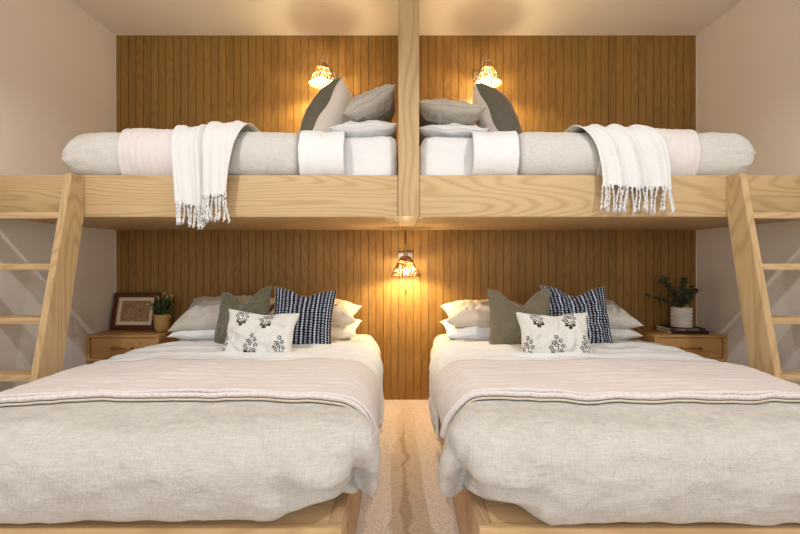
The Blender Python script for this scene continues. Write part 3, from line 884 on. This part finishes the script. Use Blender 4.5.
# picture frame, leaning on the wall
e = empty('picture_frame', (-2.225, -.1, .601), 'dark mahogany framed antique print leaning on the left nightstand', 'picture frame')
fw, fh, ln = .372, .305, math.radians(13)
M = Matrix.Rotation(-ln, 4, 'X')
def fbox(a, name, m, bev=.003, parent=e):
    bm = bmesh.new()
    for q in a: box(bm, *q, bev)
    bm.transform(M); return link(name, bm, m, parent, sharp=35)
k = .036
fbox([(-fw/2, fw/2, -.012, .012, 0, k), (-fw/2, fw/2, -.012, .012, fh-k, fh), (-fw/2, -fw/2+k, -.012, .012, k, fh-k), (fw/2-k, fw/2, -.012, .012, k, fh-k)], 'frame', mahog)
g = .006
fbox([(-fw/2+k, fw/2-k, -.006, .008, k, k+g), (-fw/2+k, fw/2-k, -.006, .008, fh-k-g, fh-k), (-fw/2+k, -fw/2+k+g, -.006, .008, k, fh-k), (fw/2-k-g, fw/2-k, -.006, .008, k, fh-k)], 'inner_moulding', gilt, .001)
fbox([(-fw/2+k+g, fw/2-k-g, .002, .006, k+g, fh-k-g)], 'mat_board', matm, 0)
fbox([(-fw/2+k+g+.026, fw/2-k-g-.026, .0005, .0018, k+g+.026, fh-k-g-.024)], 'print', printpic, 0)

# mustard pot with spiky plant
e = empty('potted_plant', (-1.952, -.165, .601), 'spiky plant with pale tips in a tan two-handled pot beside the picture frame', 'plant')
bm = bmesh.new(); lathe(bm, [(0, .0), (.040, .0), (.044, .006), (.051, .03), (.056, .07), (.057, .11), (.055, .128), (.059, .136), (.055, .137), (.050, .128), (.051, .115), (0, .115)], 36)
link('pot', bm, mustard, e)
for q in (-1, 1):
    bm = bmesh.new(); pts = [(q*(.052+.024*math.sin(a)), -.012, .114+.016*math.cos(a)) for a in [PI*i/10 for i in range(11)]]
    tube(bm, pts, .0045, 8); link('handle', bm, mustard, e)
bm = bmesh.new(); lathe(bm, [(0, .117), (.0495, .116)], 20); link('soil', bm, soil, e)
rnd = random.Random(4)
bm = bmesh.new(); tips = []
for i in range(95):
    a = rnd.uniform(0, 2*PI); r = rnd.uniform(.03, .175)*(1 if rnd.random() < .7 else .6); h = rnd.uniform(.07, .185)*(1-.35*(r/.175)**2)
    b0 = Vector((rnd.uniform(-.025, .025), rnd.uniform(-.025, .025), .115)); tp = Vector((r*math.cos(a)*.95, r*math.sin(a)*.6, .12+h))
    tp.x = max(tp.x, -.12)
    mid = (b0+tp)/2+Vector((-(tp.x)*.18, -(tp.y)*.18, .02)); w = rnd.uniform(.006, .011); sd = Vector((-math.sin(a), math.cos(a), 0)) if rnd.random() < .5 else Vector((1, 0, 0))
    prev = None
    for t, ww in ((0, .6), (.3, 1), (.6, .9), (.85, .5), (1, .05)):
        p = b0*(1-t)**2+mid*2*t*(1-t)+tp*t*t
        cur = (bm.verts.new(p-sd*w*ww), bm.verts.new(p+Vector((0, 0, -.002))), bm.verts.new(p+sd*w*ww))
        if prev: bm.faces.new([prev[0], prev[1], cur[1], cur[0]]); bm.faces.new([prev[1], prev[2], cur[2], cur[1]])
        prev = cur
    if i % 5 == 0 and h > .08: tips.append(tp)
link('foliage', bm, leaf1, e)
bm = bmesh.new()
for tp in tips:
    for q in range(5):
        d = Vector((rnd.uniform(-.012, .012), rnd.uniform(-.01, .01), rnd.uniform(-.02, .015)))
        tube(bm, [tp+d*.2, tp+d], [.0035, .0015], 5)
link('flower', bm, tipm, e)

# books and ribbed white pot
def book(z, w, d, th, cov, loc, rz, label, title=None):
    e = empty('book', (loc[0], loc[1], z), label, 'book', rz=rz)
    bm = bmesh.new(); box(bm, -w/2, w/2, -d/2, d/2, 0, .003, .001); box(bm, -w/2, w/2, -d/2, d/2, th-.003, th, .001); box(bm, -w/2, w/2, -d/2, -d/2+.003, 0, th, .001)
    link('cover', bm, cov, e, sharp=30)
    bm = bmesh.new(); box(bm, -w/2+.0015, w/2-.004, -d/2+.0035, d/2-.004, .0032, th-.0032); link('pages', bm, pages, e, False)
    if title:
        cu = bpy.data.curves.new('title', 'FONT'); cu.body = title; cu.size = .020; cu.align_x = 'CENTER'; cu.align_y = 'CENTER'; cu.extrude = .0003
        cu.materials.append(inkm); t0 = bpy.data.objects.new('lettering', cu); me = bpy.data.meshes.new_from_object(t0); bpy.data.objects.remove(t0); t = bpy.data.objects.new('title', me); C.objects.link(t); t.parent = e; t['label'] = 'pale spine lettering'; t.location = (.0, -d/2-.0006, th/2); t.rotation_euler = (PI/2, 0, 0)
BA = math.radians(-1.5)
book(.601, .285, .20, .022, cover2, (2.175, -.205, 0), BA, 'black-covered book under the maroon book on the right nightstand')
book(.6235, .27, .19, .021, cover1, (2.165, -.20, 0), BA, 'maroon book with pale spine lettering under the white ribbed pot', 'A HABIT OF PEACE')
e = empty('potted_plant', (2.175, -.20, .6447), 'dark leafy sprigs in a white ribbed pot on the stacked books', 'plant')
bm = bmesh.new(); prof = [(0, 0), (.066, 0)]
for i in range(61):
    z = .004+.148*i/60; prof.append((.074+.0028*math.cos(z/.148*2*PI*5)*(1 if i < 58 else .5), z))
prof += [(.070, .154), (.066, .15), (.066, .135), (0, .135)]
lathe(bm, prof, 40); link('pot', bm, ceram, e)
bm = bmesh.new(); lathe(bm, [(0, .138), (.065, .137)], 20); link('soil', bm, soil, e)
SB = bmesh.new(); LB = bmesh.new(); rnd = random.Random(11)
stems = [(-.30, .12, -.03), (-.17, .26, .0), (-.10, .20, -.03), (.03, .27, .01), (.08, .19, -.02), (.14, .17, .0), (.02, .15, -.05), (-.06, .12, .03), (-.22, .10, -.05), (-.13, .27, .02), (.05, .22, .04), (.10, .13, .03)]
for (dx, dz, dy) in stems:
    b0 = Vector((rnd.uniform(-.02, .02), rnd.uniform(-.02, .02), .135)); dz *= .9; tp = Vector((dx, dy, .14+dz)); mid = Vector((dx*.45, dy*.5, .14+dz*.62))
    pts = []
    for i in range(11):
        t = i/10; pts.append(b0*(1-t)**2+mid*2*t*(1-t)+tp*t*t)
    tube(SB, pts, [.0024-.0012*i/10 for i in range(11)], 5)
    for i in range(2, 11):
        for q in range(3 if i > 6 else 2):
            a = rnd.uniform(0, 2*PI); c = pts[i]+Vector((math.cos(a), math.sin(a)*.6, rnd.uniform(-.5, .8)))*.019
            r = rnd.uniform(.009, .0155); n = Vector((rnd.uniform(-1, 1), rnd.uniform(-1.4, -.1), rnd.uniform(-.2, 1))).normalized()
            u = n.cross(Vector((0, 0, 1))).normalized(); v = n.cross(u)
            cv = LB.verts.new(c-n*.002); ring = [LB.verts.new(c+u*r*math.cos(th)+v*r*.85*math.sin(th)) for th in [2*PI*k/9 for k in range(9)]]
            for k_ in range(9): LB.faces.new([cv, ring[k_], ring[(k_+1) % 9]])
            tube(SB, [pts[i], c], .0009, 4)
link('stem', SB, stemm, e); link('foliage', LB, leaf2, e)

GR = {'ladder': 'bunk ladders', 'bunk bed': 'upper bunks', 'bed': 'platform beds', 'mattress': 'mattresses', 'duvet': 'grey linen duvets', 'quilt': 'blush quilts',
      'sheet': 'bed sheets', 'throw blanket': 'fringed throws over the bunk rails', 'blanket': 'white coverlets on the lower beds', 'wall lamp': 'rattan wall lamps',
      'nightstand': 'floating nightstands', 'book': 'books on the right nightstand', 'plant': 'potted plants on the nightstands'}
for o in list(C.objects):
    c = o.get('category')
    if not c: continue
    if c in GR: o['group'] = GR[c]
    elif c in ('pillow', 'cushion'): o['group'] = f"{c}s on the {'upper bunks' if o.location.z > 1.5 else 'lower beds'}"

# ---------------------------------------------------------------- camera and light
cam = bpy.data.cameras.new('camera'); co = bpy.data.objects.new('camera', cam); C.objects.link(co)
co.location = (CX, -DW, CZ); co.rotation_euler = (PI/2, 0, 0)
cam.sensor_width = 36; cam.lens = F/800*36; cam.shift_y = -7/800; cam.clip_start = .05
bpy.context.scene.camera = co
def area(name, loc, rot, sx, sy, power, col, spread=180):
    l = bpy.data.lights.new(name, 'AREA'); l.shape = 'RECTANGLE'; l.size = sx; l.size_y = sy; l.energy = power; l.color = col; l.spread = math.radians(spread)
    o = bpy.data.objects.new(name, l); C.objects.link(o); o.location = loc; o.rotation_euler = rot; return o
area('daylight', (0, FRONT+.03, 1.68), (PI/2, 0, 0), 2.9, 1.6, 58, (.87, .94, 1.0))
for x in (-1.25, 1.2):
    l = bpy.data.lights.new('downlight', 'SPOT'); l.energy = 95; l.color = (.97, .97, .98); l.shadow_soft_size = .022; l.spot_size = math.radians(150); l.spot_blend = .5
    o = bpy.data.objects.new('downlight', l); C.objects.link(o); o.location = (x, -3.6+.8, CEIL-.03)
w = bpy.data.worlds.new('world'); w.use_nodes = True; w.node_tree.nodes['Background'].inputs[0].default_value = (.8, .88, 1, 1); w.node_tree.nodes['Background'].inputs[1].default_value = 1.0
sc = bpy.context.scene; sc.world = w
sc.view_settings.view_transform = 'Standard'; sc.view_settings.look = 'None'; sc.view_settings.gamma = 1; sc.view_settings.exposure = 0.0
